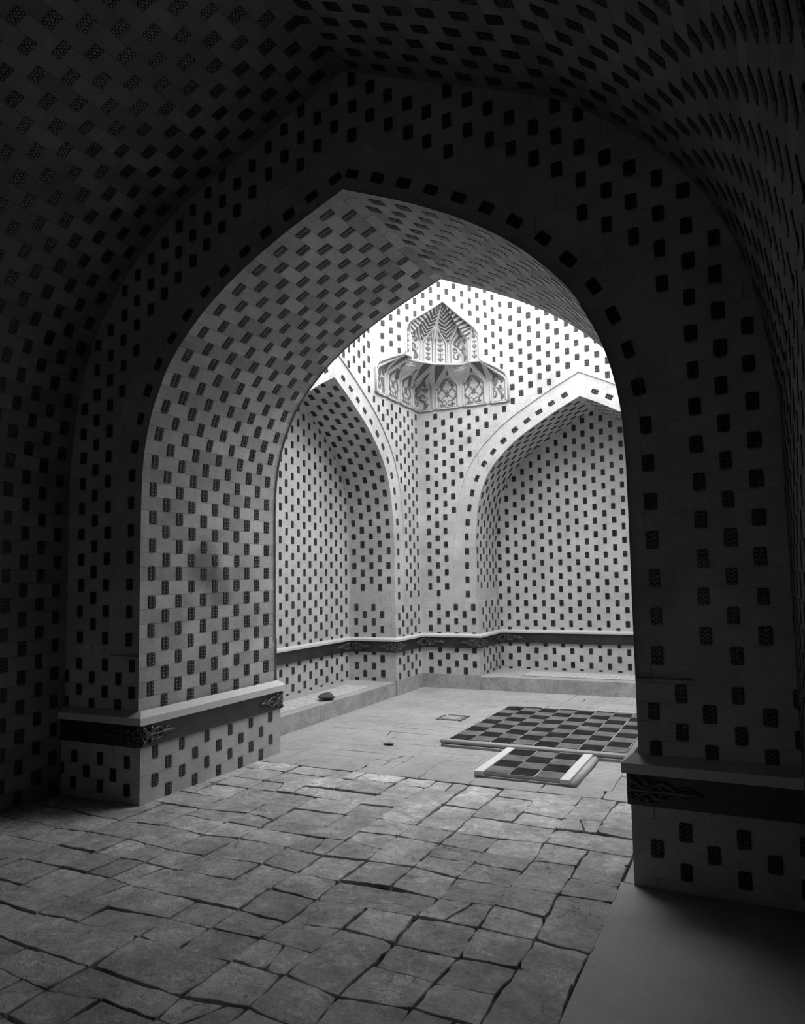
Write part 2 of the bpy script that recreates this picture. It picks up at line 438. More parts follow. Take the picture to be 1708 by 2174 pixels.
# plinth skin below the frieze, 25 mm proud
for x0, x1, sgn in ((-5.1, CXF - 1.745 + .045, -1), (CXF + 1.745 - .045, .45, 1)):
    plate(mb, pf, [(x0, -.03), (x1, -.03), (x1, ZB), (x0, ZB)], .035, .27, .0985, -.402, -.05 + .0985 * 0, rA)
    plate(mb, pb, [(x0, -.03), (x1, -.03), (x1, ZB), (x0, ZB)], .035, .27, .0985, -.392, 0, rA)
    xe = x1 if sgn < 0 else x0
    pj = Plane((xe, 0, 0), (0, 1, 0), (-sgn, 0, 0))
    plate(mb, pj, [(P_ - .035, -.03), (Q_ + .035, -.03), (Q_ + .035, ZB), (P_ - .035, ZB)], 0, .286, .100, P_ + .11, .0, rA)
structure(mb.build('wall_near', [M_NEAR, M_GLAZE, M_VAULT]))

# sub-mesh for the vaulted part of the passage is in the same wall; the bay vault over the viewer:
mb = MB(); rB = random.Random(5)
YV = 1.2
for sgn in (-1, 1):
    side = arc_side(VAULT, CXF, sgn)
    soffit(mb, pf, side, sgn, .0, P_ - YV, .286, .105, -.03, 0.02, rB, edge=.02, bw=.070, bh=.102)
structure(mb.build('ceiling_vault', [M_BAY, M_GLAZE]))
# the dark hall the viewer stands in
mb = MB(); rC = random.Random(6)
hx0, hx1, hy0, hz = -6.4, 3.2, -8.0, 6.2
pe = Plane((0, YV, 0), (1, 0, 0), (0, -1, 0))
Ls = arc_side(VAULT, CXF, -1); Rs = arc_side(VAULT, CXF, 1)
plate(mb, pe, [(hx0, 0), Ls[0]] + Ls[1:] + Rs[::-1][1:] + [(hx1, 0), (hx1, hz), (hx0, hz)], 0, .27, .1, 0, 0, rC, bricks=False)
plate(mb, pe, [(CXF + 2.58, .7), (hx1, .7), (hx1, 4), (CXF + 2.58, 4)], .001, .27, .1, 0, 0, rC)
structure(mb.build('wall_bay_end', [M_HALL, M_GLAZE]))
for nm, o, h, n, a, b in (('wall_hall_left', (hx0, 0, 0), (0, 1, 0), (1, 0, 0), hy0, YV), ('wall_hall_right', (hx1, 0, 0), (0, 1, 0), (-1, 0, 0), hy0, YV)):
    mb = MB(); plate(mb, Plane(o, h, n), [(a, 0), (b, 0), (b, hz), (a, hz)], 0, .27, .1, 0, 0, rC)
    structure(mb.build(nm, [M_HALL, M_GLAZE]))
mb = MB(); plate(mb, Plane((0, hy0, 0), (1, 0, 0), (0, 1, 0)), [(hx0, 0), (-1.71, 0), (-1.71, 1.9), (-1.39, 1.9), (-1.39, 0), (hx1, 0), (hx1, hz), (hx0, hz)], 0, .27, .1, 0, 0, rC, edge=-.3)  # narrow opening added in the unseen back wall to light the piers
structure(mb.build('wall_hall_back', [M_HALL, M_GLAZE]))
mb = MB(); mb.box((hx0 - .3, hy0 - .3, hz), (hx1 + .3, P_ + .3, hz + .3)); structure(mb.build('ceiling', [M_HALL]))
for i, bx in enumerate((((hx0 - .3, hy0 - .3, -.3), (hx0, P_, hz)), ((hx1, hy0 - .3, -.3), (hx1 + .3, P_, hz)), ((hx0 - .3, P_ + .01, -.3), (-5.06, P_ + .3, hz)), ((.42, P_ + .01, -.3), (hx1 + .3, P_ + .3, hz)))):  # unseen outer masses; those behind the near wall added to block leaking light
    mb = MB(); mb.box(*bx); structure(mb.build('wall_outer_seal', [M_WALL]))

# ------------------------------------------------------------------ court walls
ZLC = 1.235
pW1 = Plane((W1, 0, 0), (0, 1, 0), (1, 0, 0)); pF1 = Plane((0, F1, 0), (1, 0, 0), (0, -1, 0))
CL, CF = 7.57, -2.07
LEG = 1.44
rD = random.Random(21)
def recess(mb, pl, c, back, T, hc, ph, pz, rng, bT, bh0):
    for sgn in (-1, 1):
        soffit(mb, pl, arc_side(COURT, c, sgn, ZLC), sgn, 0, -back, .27, .1, -.09, -.03, rng, vmin=.09, mi=0)
        xl = c + sgn * (1.56 - .03)
        soffit(mb, pl, [(xl, 0), (xl, ZLC)], sgn, .015, -back, .27, .1, -.05, .035, rng)
        mb.face([pl.P(xl, ZLC, .015), pl.P(xl, ZLC, -back), pl.P(xl + sgn * .04, ZLC, -back), pl.P(xl + sgn * .04, ZLC, .015)], 0, n=Vector((0, 0, 1)))
    full = arc_side(COURT, c, -1) + arc_side(COURT, c, 1)[::-1][1:]
    bp = Plane(pl.o - pl.n * back, pl.h, pl.n)
    plate(mb, bp, [(c - 1.6, 0), (c + 1.6, 0), (c + 1.6, 4.1), (c - 1.6, 4.1)], 0, bT, hc, bh0, .02, rng, bw=.058)
# left wall
mb = MB()
arch_wall_face(mb, pW1, CL, COURT, Q_, F1, HT, ZLC, .265, .1, F1 - .12, .0, rD, low_out=.03, sp=.015, rim=.30, cut=lambda y, z: not (y > F1 - LEG - .02 and z > 4.03), row_inset=.125)
recess(mb, pW1, CL, W1 - W2, .265, .1, 0, 0, rD, .263, 7.316)
structure(mb.build('wall_left', [M_WALL, M_GLAZE]))
mb = MB()
arch_wall_face(mb, pF1, CF, COURT, W1, XR, HT, ZLC, .265, .1, W1 + .02, .0, rD, low_out=.03, sp=.015, rim=.30, cut=lambda x, z: not (x < W1 + LEG + .02 and z > 4.03), row_inset=.125)
recess(mb, pF1, CF, F2 - F1, .27, .1, 0, 0, rD, .268, -1.847)
structure(mb.build('wall_far', [M_WALL, M_GLAZE]))
mb = MB()
pR = Plane((XR, 0, 0), (0, 1, 0), (-1, 0, 0))
arch_wall_face(mb, pR, 7.89, COURT, Q_, F1, HT, ZLC, .265, .1, 0, .0, rD, low_out=.03, rim=.30)
recess(mb, pR, 7.89, .9, .265, .1, 0, 0, rD, .265, 0)
structure(mb.build('wall_right', [M_WALL, M_GLAZE]))
# outer mass of the court walls so that they have thickness
mb = MB()
mb.box((W2 - .4, Q_, 0), (W2 - .02, F2 + .4, HT)); mb.box((W2 - .02, F2 + .02, 0), (XR + 1.3, F2 + .4, HT)); mb.box((XR + .92, Q_, 0), (XR + 1.3, F2 + .02, HT))
mb.box((W2 - .4, P_ + .01, 5.32), (XR + 1.3, Q_ - .01, HT)); mb.box((W2 - .02, Q_, HT - .02), (W1, F2, HT)); mb.box((W1, F1 + .02, HT - .02), (XR + 1.3, F2 + .02, HT)); mb.box((XR + .02, Q_, HT - .02), (XR + .92, F1 + .02, HT))
structure(mb.build('wall_court_backing', [M_WALL]))

# ------------------------------------------------------------------ squinch corner: chamfer wall and muqarnas
corner = Vector((W1, F1, 0)); nD = Vector((1, -1, 0)).normalized(); tD = Vector((1, 1, 0)).normalized()
HALF = LEG / math.sqrt(2)
midc = corner + nD * HALF
def D(s, d, z): return midc + tD * s - nD * d + Vector((0, 0, z))
pC = Plane(midc, tD, nD)
Z1, Z2, ZA = 4.05, 4.60, 5.395
outline = [(-.985, Z1), (-.98, 4.38), (-.93, 4.46), (-.77, 4.535), (-.57, 4.60), (-.545, 4.63), (-.545, 4.99), (-.47, 5.07), (-.24, 5.225), (0, ZA),
           (.24, 5.225), (.47, 5.07), (.545, 4.99), (.545, 4.63), (.57, 4.60), (.77, 4.535), (.93, 4.46), (.98, 4.38), (.985, Z1)]
mb = MB(); rE = random.Random(31)
plate(mb, pC, [(-HALF, Z1)] + outline + [(HALF, Z1), (HALF, HT), (-HALF, HT)], .018, .235, .09, .06, .0, rE, bw=.05, bh=.078,
      keep=lambda x, y: abs(x) < HALF - .06 and y < 5.70)
mb.box((-9, -9, -9), (-9, -9, -9)) if False else None
structure(mb.build('wall_corner', [M_WALL, M_GLAZE]))
# cornice line high on the walls
def sweep(path, prof, mats, name, closed=False, mi=None):
    """prof: list of (out, z); path: list of (x, y); outward = to the left-hand normal rotated"""
    mb = MB(); n = len(path); offs = []
    for i, p in enumerate(path):
        p = Vector(p)
        d1 = (p - Vector(path[i - 1])).normalized() if i > 0 else None
        d2 = (Vector(path[i + 1]) - p).normalized() if i < n - 1 else None
        if d1 is None: d1 = d2
        if d2 is None: d2 = d1
        n1 = Vector((d1.y, -d1.x)); n2 = Vector((d2.y, -d2.x)); m = (n1 + n2)
        m = m / max(m.dot(n1), .2) if m.length > 1e-6 else n1
        offs.append(m)
    for i in range(n - 1):
        for k in range(len(prof)):
            (o0, z0), (o1, z1) = prof[k], prof[(k + 1) % len(prof)]
            a = Vector(path[i]); b = Vector(path[i + 1])
            q = [a + offs[i] * o0, b + offs[i + 1] * o0, b + offs[i + 1] * o1, a + offs[i] * o1]; zz = [z0, z0, z1, z1]
            mb.face([(v.x, v.y, z) for v, z in zip(q, zz)], 0)
    for i in (0, n - 1):
        mb.face([((Vector(path[i]) + offs[i] * o).x, (Vector(path[i]) + offs[i] * o).y, z) for o, z in prof], 0)
    o = mb.build(name, mats, weld=True)
    bm = bmesh.new(); bm.from_mesh(o.data); bmesh.ops.recalc_face_normals(bm, faces=bm.faces); bm.to_mesh(o.data); bm.free()
    return o
cor = [(W1 + .015, Q_), (W1 + .015, F1 - LEG), (W1 + LEG, F1 - .015), (XR, F1 - .015)]
structure(sweep(cor, [(0, 5.72), (.03, 5.74), (.05, 5.79), (0, 5.83)], [M_WALL], 'trim_1'))

muq = thing('muqarnas', 'white two-tier muqarnas with grey arabesque niches and striped crown in the upper court corner', 'muqarnas', (midc.x, midc.y, Z1))
MUQ_INV = Vector((-midc.x, -midc.y, -Z1))
def part(mb, name, mats, parent=muq, smooth=False):
    mb.v = [tuple(Vector(v) + MUQ_INV) for v in mb.v]
    return mb.build(name, mats, parent, smooth)
def wallpt(s, out):    # point on the two court walls measured by s in [-1,1], moved out of the wall
    dep = HALF - abs(s)
    if abs(s) < 1e-6: return D(0, dep - out * 1.414, 0)
    wn = Vector((1, 0, 0)) if s < 0 else Vector((0, -1, 0))
    return D(s, dep, 0) + wn * out
def bend(t, p=1.7): return max(0, t) ** p

def niche(corners, zbot, zsh, ztop, apex, nz=14, na=8, power=1.35, fold=0.0, wpow=.75):
    """curved panel: corners = plan points left..right at the foot (2 or 3 points), bending forward and narrowing to the apex point.
    returns grid[row][col] of points"""
    apex = Vector(apex); grid = []
    for i in range(nz + 1):
        z = zbot + (ztop - zbot) * i / nz
        t = max(0, (z - zsh) / (ztop - zsh))
        f = bend(t, power); wd = 1 - t ** (1 / wpow) if t > 0 else 1.0
        row = []
        for k in range(na + 1):
            a = k / na; L = len(corners) - 1; seg = min(int(a * L), L - 1); la = a * L - seg
            base = Vector(corners[seg]).lerp(Vector(corners[seg + 1]), la)
            mid_ = Vector(corners[0]).lerp(Vector(corners[-1]), .5) if L == 1 else Vector(corners[1])
            c = base * wd + mid_ * (1 - wd)
            q = c.lerp(Vector((apex.x, apex.y, 0)), f)
            row.append(Vector((q.x, q.y, z)))
        grid.append(row)
    return grid
def grid_faces(mb, g, mi=0, flip=False):
    for i in range(len(g) - 1):
        for k in range(len(g[0]) - 1):
            q = [g[i][k], g[i][k + 1], g[i + 1][k + 1], g[i + 1][k]]
            c = (q[0] + q[2]) / 2
            mb.face(q, mi, [(0, 0)] * 4, nD)
def edge_pts(g, side):
    return [r[0 if side < 0 else -1] for r in g]
def sample(g, a, t):
    i = min(max(t, 0), .9999) * (len(g) - 1); i0 = int(i); fi = i - i0
    k = min(max(a, 0), .9999) * (len(g[0]) - 1); k0 = int(k); fk = k - k0
    p0 = g[i0][k0].lerp(g[i0][k0 + 1], fk); p1 = g[i0 + 1][k0].lerp(g[i0 + 1][k0 + 1], fk)
    return p0.lerp(p1, fi)

def arabesque(mb, g, kind, wv=.006, rng=None):
    """painted scrolls, laid as very thin ribbons on the panel"""
    def rib(pts, r):
        P3 = [sample(g, a, t) + nD * .002 for a, t in pts]
        mb.tube(P3, r, 0, 4, flat=(nD, .35))
    lim = lambda t: .5 * (1 - max(0, (t - .62) / .38)) ** .0
    n = 40
    leaf = lambda a0, t0, a1, t1, r: rib([(a0 + (a1 - a0) * i / 6, t0 + (t1 - t0) * i / 6) for i in range(7)], [r * v for v in (.3, 1.1, 1.6, 1.7, 1.3, .8, .2)])
    if kind == 'vase':
        for s in (-1, 1):
            # outer fat S-leaves, crossing inner stems, crown leaf and foot loops
            rib([(.5 + s * (.34 - .13 * math.cos(5.6 * i / n)) * (1 - .12 * i / n), .12 + .44 * i / n) for i in range(n + 1)], [wv * (.5 + 2.3 * math.sin(math.pi * i / n) ** 1.5) for i in range(n + 1)])
            rib([(.5 + s * .27 * math.sin(math.pi * (.05 + 2.0 * i / n)) * (1 - .25 * i / n), .06 + .70 * i / n) for i in range(n + 1)], wv * .9)
            rib([(.5 + s * (.05 + .25 * math.sin(3.0 * i / 14)), .76 - .14 * (1 - math.cos(3.0 * i / 14))) for i in range(15)], [wv * (.6 + 1.9 * math.sin(math.pi * i / 14)) for i in range(15)])
            rib([(.5 + s * (.14 + .11 * math.cos(6.28 * i / 14)), .14 + .07 * math.sin(6.28 * i / 14)) for i in range(15)], wv * .9)
            leaf(.5, .38, .5 + s * .13, .45, wv * 1.2); leaf(.5, .31, .5 + s * .10, .35, wv); leaf(.5 + s * .36, .12, .5 + s * .20, .06, wv * 1.3)
            leaf(.5 + s * .36, .60, .5 + s * .24, .68, wv * 1.1)
        leaf(.5, .28, .5, .52, wv * 1.3); leaf(.5, .80, .5, .95, wv * 1.7)
    elif kind == 'scroll':
        rib([(.5 + .27 * math.sin(6.8 * i / n + .6), .05 + .82 * i / n) for i in range(n + 1)], [wv * (.7 + 2.0 * abs(math.sin(7 * i / n))) for i in range(n + 1)])
        for cx, cy, r0, dr in ((.30, .20, .15, 1), (.66, .36, .17, -1), (.32, .52, .16, 1), (.62, .68, .14, -1), (.76, .13, .10, 1), (.24, .36, .09, -1), (.76, .55, .09, 1), (.38, .80, .10, -1)):
            rib([(cx + r0 * (1 - .6 * i / 18) * math.cos(dr * 6.8 * i / 18), cy + .75 * r0 * (1 - .6 * i / 18) * math.sin(dr * 6.8 * i / 18)) for i in range(19)], [wv * (.7 + 1.9 * (i / 18) ** 2) for i in range(19)])
            leaf(cx, cy, cx + dr * r0 * .8, cy + .06, wv)
    else:
        for j in range(6):
            y = .08 + .135 * j
            leaf(.5, y, .5, y + .12, wv * 1.1)
            for s in (-1, 1): leaf(.5, y + .03, .5 + s * .25, y + .09, wv * .9)
            if j % 2 == 0:
                for s in (-1, 1): rib([(.5 + s * .22 * math.sin(math.pi * i / 8), y + .13 * i / 8) for i in range(9)], wv * .6)
def outline_rib(mb, g, inset=.10, r=.004):
    for s in (0, 1):
        a = inset if s == 0 else 1 - inset
        pts = [sample(g, a, .03 + .90 * i / 30) + nD * .002 for i in range(31)]
        mb.tube(pts, r, 0, 4, flat=(nD, .4))
    mb.tube([sample(g, inset + (1 - 2 * inset) * i / 8, .03) + nD * .002 for i in range(9)], r, 0, 4, flat=(nD, .4))

# tier 1 : seven panels standing on the two walls, tier 2 base vertices above them
B2 = {0: (0, .34), 1: (.19, .30), 2: (.40, .25), 3: (.44, .09), 4: (.56, 0.0)}
def b2(i, s): q = B2[i]; return D(q[0] * s, q[1], Z2)
OUT = .035
spans = {5: (.23, .47), 6: (.53, .76), 7: (.82, .985)}
ribs = MB()
T1 = {}
zsh1 = 4.37
T1[(4, 0)] = niche([wallpt(-.185, OUT), wallpt(0, OUT), wallpt(.185, OUT)], Z1, zsh1, Z2, b2(0, 1), na=10)
for s in (-1, 1):
    for k, v in ((5, 1), (6, 3), (7, 4)):
        a, b = spans[k]
        ap = b2(v, s)
        L = [wallpt(a * s, OUT), wallpt(b * s, OUT)]
        if s < 0: L = L[::-1]
        if k == 7:
            g = niche([L[0], L[1]], Z1, zsh1, Z2, ap, na=8)
        else: g = niche(L, Z1, zsh1, Z2, ap, na=8)
        T1[(k, s)] = g
kinds = {4: 'scroll', 5: 'vase', 6: 'vase', 7: 'scroll'}
order = [(7, -1), (6, -1), (5, -1), (4, 0), (5, 1), (6, 1), (7, 1)]
tops = [b2(4, -1), b2(3, -1), b2(1, -1), b2(0, 1), b2(1, 1), b2(3, 1), b2(4, 1)]
for i, key in enumerate(order):
    g = T1[key]
    pm = MB(); grid_faces(pm, g); po_ = part(pm, 'lower_niche_panel', [M_PLASTER], smooth=True)
    vm = MB(); arabesque(vm, g, kinds[key[0]], .0088); outline_rib(vm, g, .07, .0055)
    vo = vm.build('painted_arabesque', [M_VINE], po_)
    for v in vo.data.vertices: v.co = v.co + MUQ_INV
    for s in (0, -1):
        ribs.tube([r[s] + nD * .006 for r in g], .017, 0, 6)
    ribs.tube([g[0][k] + nD * .006 for k in range(len(g[0]))], .012, 0, 6)
# mullions and spandrels between neighbouring panels
for i in range(6):
    body = MB(); tri_ = MB()
    ga, gb = T1[order[i]], T1[order[i + 1]]
    ea, eb = edge_pts(ga, 1), edge_pts(gb, -1)
    dark = i in (0, 2, 3, 5); NE = len(ea) - 1
    for k in range(NE):
        q = [ea[k], eb[k], eb[k + 1], ea[k + 1]]
        if i in (1, 4):   # folded spandrel meeting the re-entrant vertex of the upper tier
            s = -1 if i == 1 else 1
            tt0 = max(0, (ea[k].z - zsh1) / (Z2 - zsh1)); tt1 = max(0, (ea[k + 1].z - zsh1) / (Z2 - zsh1))
            v2 = b2(2, s)
            m0 = ea[k].lerp(eb[k], .5); m1 = ea[k + 1].lerp(eb[k + 1], .5)
            m0 = m0.lerp(Vector((v2.x, v2.y, m0.z)), tt0 ** 1.35); m1 = m1.lerp(Vector((v2.x, v2.y, m1.z)), tt1 ** 1.35)
            body.face([ea[k], m0, m1, ea[k + 1]], 0, [(0, 0)] * 4, nD); body.face([m0, eb[k], eb[k + 1], m1], 0, [(0, 0)] * 4, nD)
        else:
            body.face(q, 0, [(0, 0)] * 4, nD)
            if dark and k >= 9:
                i0 = .5 - .36 * (k - 9) / (NE - 9); i1 = .5 - .36 * (k - 8) / (NE - 9)
                tri_.face([ea[k].lerp(eb[k], i0) + nD * .006, ea[k].lerp(eb[k], 1 - i0) + nD * .006, ea[k + 1].lerp(eb[k + 1], 1 - i1) + nD * .006, ea[k + 1].lerp(eb[k + 1], i1) + nD * .006], 0, [(0, 0)] * 4, nD)
    po_ = part(body, 'mullion', [M_PLASTER])
    if dark:
        to_ = tri_.build('dark_triangle', [M_OUT], po_)
        for v in to_.data.vertices: v.co = v.co + MUQ_INV
# tier 2 ledge
path2 = [b2(4, -1), b2(3, -1), b2(2, -1), b2(1, -1), b2(0, 1), b2(1, 1), b2(2, 1), b2(3, 1), b2(4, 1)]
ribs.tube([p + nD * .012 for p in path2], .017, 0, 6)
# tier 2 panels
T2 = []
zsh2, zt2 = 4.89, 5.10
def A2(s, d, z): return D(s, d, z)
def pl2(a, b): return [Vector((a.x, a.y, 0)), Vector((b.x, b.y, 0))]
defs = [([b2(4, -1), b2(3, -1)], A2(-.45, .03, 5.13), 'stem'), ([b2(3, -1), b2(2, -1), b2(1, -1)], A2(-.27, .14, 5.18), 'scroll'), ([b2(1, -1), b2(0, 1)], A2(-.025, .24, 5.11), 'stem'),
        ([b2(0, 1), b2(1, 1)], A2(.025, .24, 5.11), 'stem'), ([b2(1, 1), b2(2, 1), b2(3, 1)], A2(.27, .14, 5.18), 'scroll'), ([b2(3, 1), b2(4, 1)], A2(.45, .03, 5.13), 'stem')]
apx = []
for L, ap, kd in defs:
    foot = [Vector((p.x, p.y, 0)) for p in L]
    # shrink towards the middle so that a white mullion stays between panels
    c = sum(foot, Vector()) / len(foot)
    foot = [p.lerp(c, .10) if q in (0, len(foot) - 1) else p for q, p in enumerate(foot)]
    g = niche(foot, Z2, zsh2, ap.z, ap, na=8, power=1.6)
    T2.append(g); apx.append(ap)
    pm = MB(); grid_faces(pm, g); po_ = part(pm, 'upper_niche_panel', [M_PLASTER], smooth=True)
    vm = MB(); arabesque(vm, g, kd, .0078 if kd == 'scroll' else .0062); outline_rib(vm, g, .09, .0050)
    vo = vm.build('painted_arabesque', [M_VINE], po_)
    for v in vo.data.vertices: v.co = v.co + MUQ_INV
    for s in (0, -1): ribs.tube([r[s] + nD * .005 for r in g], .012, 0, 6)
crown = MB(); TOP = D(0, .0, ZA)
def stripes(M, A, B, n=11, duty=.6):
    """two chevron-striped halves between mullion head M, the niche apexes A and B, and the crown point"""
    Cn = lambda t: M.lerp(TOP, t) - nD * .03 * math.sin(math.pi * t)
    def edge(t, X): return M.lerp(X, t / .42) if t < .42 else X.lerp(TOP, (t - .42) / .58)
    for X in (A, B):
        for k in range(n):
            for t0, t1, mi in ((k / n, (k + duty) / n, 1), ((k + duty) / n, (k + 1) / n, 0)):
                e = lambda t: edge(min(1, max(0, t + .10 * min(1, t * 6))), X)
                crown.face([Cn(t0), e(t0), e(t1), Cn(t1)], mi, [(0, 0)] * 4, nD)
mull = []
for i in range(5):
    ga, gb = T2[i], T2[i + 1]
    ea, eb = edge_pts(ga, 1), edge_pts(gb, -1)
    bm_ = MB(); half = int(len(ea) * .55)
    for k in range(len(ea) - 1):
        bm_.face([ea[k], eb[k], eb[k + 1], ea[k + 1]], 0, [(0, 0)] * 4, nD)
    part(bm_, 'upper_mullion', [M_PLASTER])
    mull.append((ea[half] + eb[half]) / 2)
for i, m in enumerate(mull):
    if i == 2: continue
    stripes(m + nD * .012, apx[i] + nD * .008, apx[i + 1] + nD * .008, duty=.68 if i in (1, 3) else .5)
# the middle and the flanks of the crown
crown.face([mull[2] + nD * .01, apx[3] + nD * .008, TOP, apx[2] + nD * .008], 0, [(0, 0)] * 4, nD)
for s, ap in ((-1, apx[0]), (1, apx[-1])):
    foot = D(.545 * s, 0, 4.99); sh_ = D(.47 * s, 0, 5.07); m_ = D(.24 * s, 0, 5.225)
    for k in range(10):
        t0, t1 = k / 10, (k + 1) / 10
        out_ = lambda t: (foot.lerp(sh_, t / .2) if t < .2 else (sh_.lerp(m_, (t - .2) / .4) if t < .6 else m_.lerp(TOP, (t - .6) / .4)))
        inn = lambda t: ap.lerp(TOP, t)
        crown.face([out_(t0), inn(t0), inn(t1), out_(t1)], k % 2, [(0, 0)] * 4, nD)
part(crown, 'striped_crown', [M_PLASTER, M_STRIPE])
# frame along the opening
ribs.tube([pC.P(x, y, .014) for x, y in outline], .016, 0, 6)
part(ribs, 'raised_ribs', [M_PLASTER], smooth=True)
# closing webs behind the opening edge
for s in (-1, 1):
    web = MB()
    g = T1[(7, s)]; e = [r[0] if s < 0 else r[-1] for r in g]
    for k in range(len(e) - 1):
        z0_, z1_ = e[k].z, e[k + 1].z
        def edge_s(z):
            pts = [(.985, Z1), (.98, 4.38), (.93, 4.46), (.77, 4.535), (.57, 4.60)]
            for (a0, b0), (a1, b1) in zip(pts, pts[1:]):
                if b0 <= z <= b1 + 1e-6: return a0 + (a1 - a0) * (z - b0) / (b1 - b0)
            return .56
        web.face([e[k], D(s * edge_s(z0_), 0, z0_), D(s * edge_s(z1_), 0, z1_), e[k + 1]], 0, [(0, 0)] * 4, nD)
    part(web, 'edge_web', [M_PLASTER]); web = MB()
    g = T2[0 if s < 0 else -1]; e = [r[0] if s < 0 else r[-1] for r in g]
    for k in range(len(e) - 1):
        z0_, z1_ = e[k].z, e[k + 1].z
        f = lambda z: .545 if z < 4.99 else max(.545 - (z - 4.99) * 1.1, .3)
        web.face([e[k], D(s * f(z0_), 0, z0_), D(s * f(z1_), 0, z1_), e[k + 1]], 0, [(0, 0)] * 4, nD)
    part(web, 'edge_web', [M_PLASTER])


# ------------------------------------------------------------------ friezes with carved corner ornaments
def carved(name_parent, pl, h0, sgn, zb, zt, length, d, rng, boss=True, invert=False):
    """relief of bosses and waving stems that run from a corner (h0) to a pointed leaf"""
    mb = MB(); H = zt - zb; zc = (zb + zt) / 2; A = H * .42
    P = lambda x, y: pl.P(h0 + sgn * x * length, zc + y * A, d)
    fl = (pl.n, 1.1)
    n = 36
    for s in (-1, 1):
        mb.tube([P(.02 + .80 * i / n, s * (.55 + .38 * math.cos(i / n * 11)) * (1 - .75 * (i / n) ** 1.3)) for i in range(n + 1)], .011, 0, 6, fl)
        mb.tube([P(.04 + .5 * i / n, s * (.30 + .28 * math.sin(i / n * 12))) for i in range(n + 1)], .009, 0, 6, fl)
        for bx, by, br in ((.27, .62, .022), (.07, .72, .016), (.13, .25, .014), (.45, .35, .012)):
            q = P(bx, s * by); mb.blob(q, br, 0, seg=8)
        mb.tube([P(.62 + .26 * t, s * .42 * math.sin(math.pi * t)) for t in [i / 12 for i in range(13)]], .007, 0, 6, fl)
        mb.tube([P(.27 + .12 * math.cos(a), s * (.62 + .33 * math.sin(a))) for a in [i * .52 for i in range(13)]], .005, 0, 5, fl)
    mb.tube([P(.0, 0), P(.25, 0), P(.5, 0), P(.72, 0), P(.88, 0), P(.98, 0)], [.009, .013, .009, .020, .014, .004], 0, 6, fl)
    return mb.build('carved_ornament', [M_CARVE], name_parent, smooth=True)

def frieze(path, zb, zt, zc, idx, lip=.03):
    fr = structure(sweep(path, [(0, zb), (lip, zb), (lip, zt), (0, zt)], [M_FRIEZE], 'trim_%d' % idx))
    cp = structure(sweep(path, [(0, zt + .001), (lip + .022, zt + .001), (lip + .022, zt + (zc - zt) * .55), (0.0, zc)], [M_CAP], 'trim_%d' % (idx + 1)))
    return fr
jl = CXF - 1.745 + .01; jr = CXF + 1.745 - .01
fr1 = frieze([(-4.86, P_ - .015), (jl + .015, P_ - .015), (jl + .015, Q_ + .015), (-4.489, Q_ + .015)], ZB, ZT, ZC, 2, .035)
fr2 = frieze([(XR, Q_ + .015), (jr - .015, Q_ + .015), (jr - .015, P_ - .015), (.14, P_ - .015)], ZB, ZT, ZC, 4, .035)
rF = random.Random(3)
dd = .055
carved(fr1, pf, jl + .05, -1, ZB, ZT, .40, dd, rF)
pjl = Plane((jl + .015, 0, 0), (0, 1, 0), (1, 0, 0))
carved(fr1, pjl, P_ - .05, 1, ZB, ZT, .36, .04, rF)
carved(fr1, pjl, Q_ + .05, -1, ZB, ZT, .36, .04, rF)
carved(fr2, pf, jr - .05, 1, ZB, ZT, .38, dd, rF)
wl, fl_ = W1 + .015, F1 - .015
jc = CL + 1.53; kc = CF - 1.53
pathc = [(W1 + .015, Q_), (W1 + .015, CL - 1.53), (W2, CL - 1.53), (W2, jc), (wl, jc), (wl, fl_), (kc, fl_), (kc, F2), (CF + 1.53, F2), (CF + 1.53, fl_), (XR - .015, fl_)]
fr3 = frieze(pathc, CB, CT, CC, 6, .03)
pJ = Plane((0, jc, 0), (1, 0, 0), (0, -1, 0)); pW2 = Plane((W2, 0, 0), (0, 1, 0), (1, 0, 0)); pF2 = Plane((0, F2, 0), (1, 0, 0), (0, -1, 0)); pK = Plane((kc, 0, 0), (0, 1, 0), (1, 0, 0))
pW1b = Plane((wl, 0, 0), (0, 1, 0), (1, 0, 0)); pF1b = Plane((0, fl_, 0), (1, 0, 0), (0, -1, 0))
for pl_, h_, s_, ln in ((pW2, jc - .03, -1, .33), (pJ, W2 + .03, 1, .33), (pJ, wl + .03, -1, .28), (pW1b, jc - .03, 1, .30), (pW1b, fl_ - .03, -1, .26), (pF1b, wl + .03, 1, .34), (pF1b, kc + .03, -1, .32), (pK, fl_ - .03, 1, .30), (pK, F2 - .03, -1, .30), (pF2, kc + .03, 1, .33)):
    carved(fr3, pl_, h_, s_, CB, CT, ln, .032, rF)

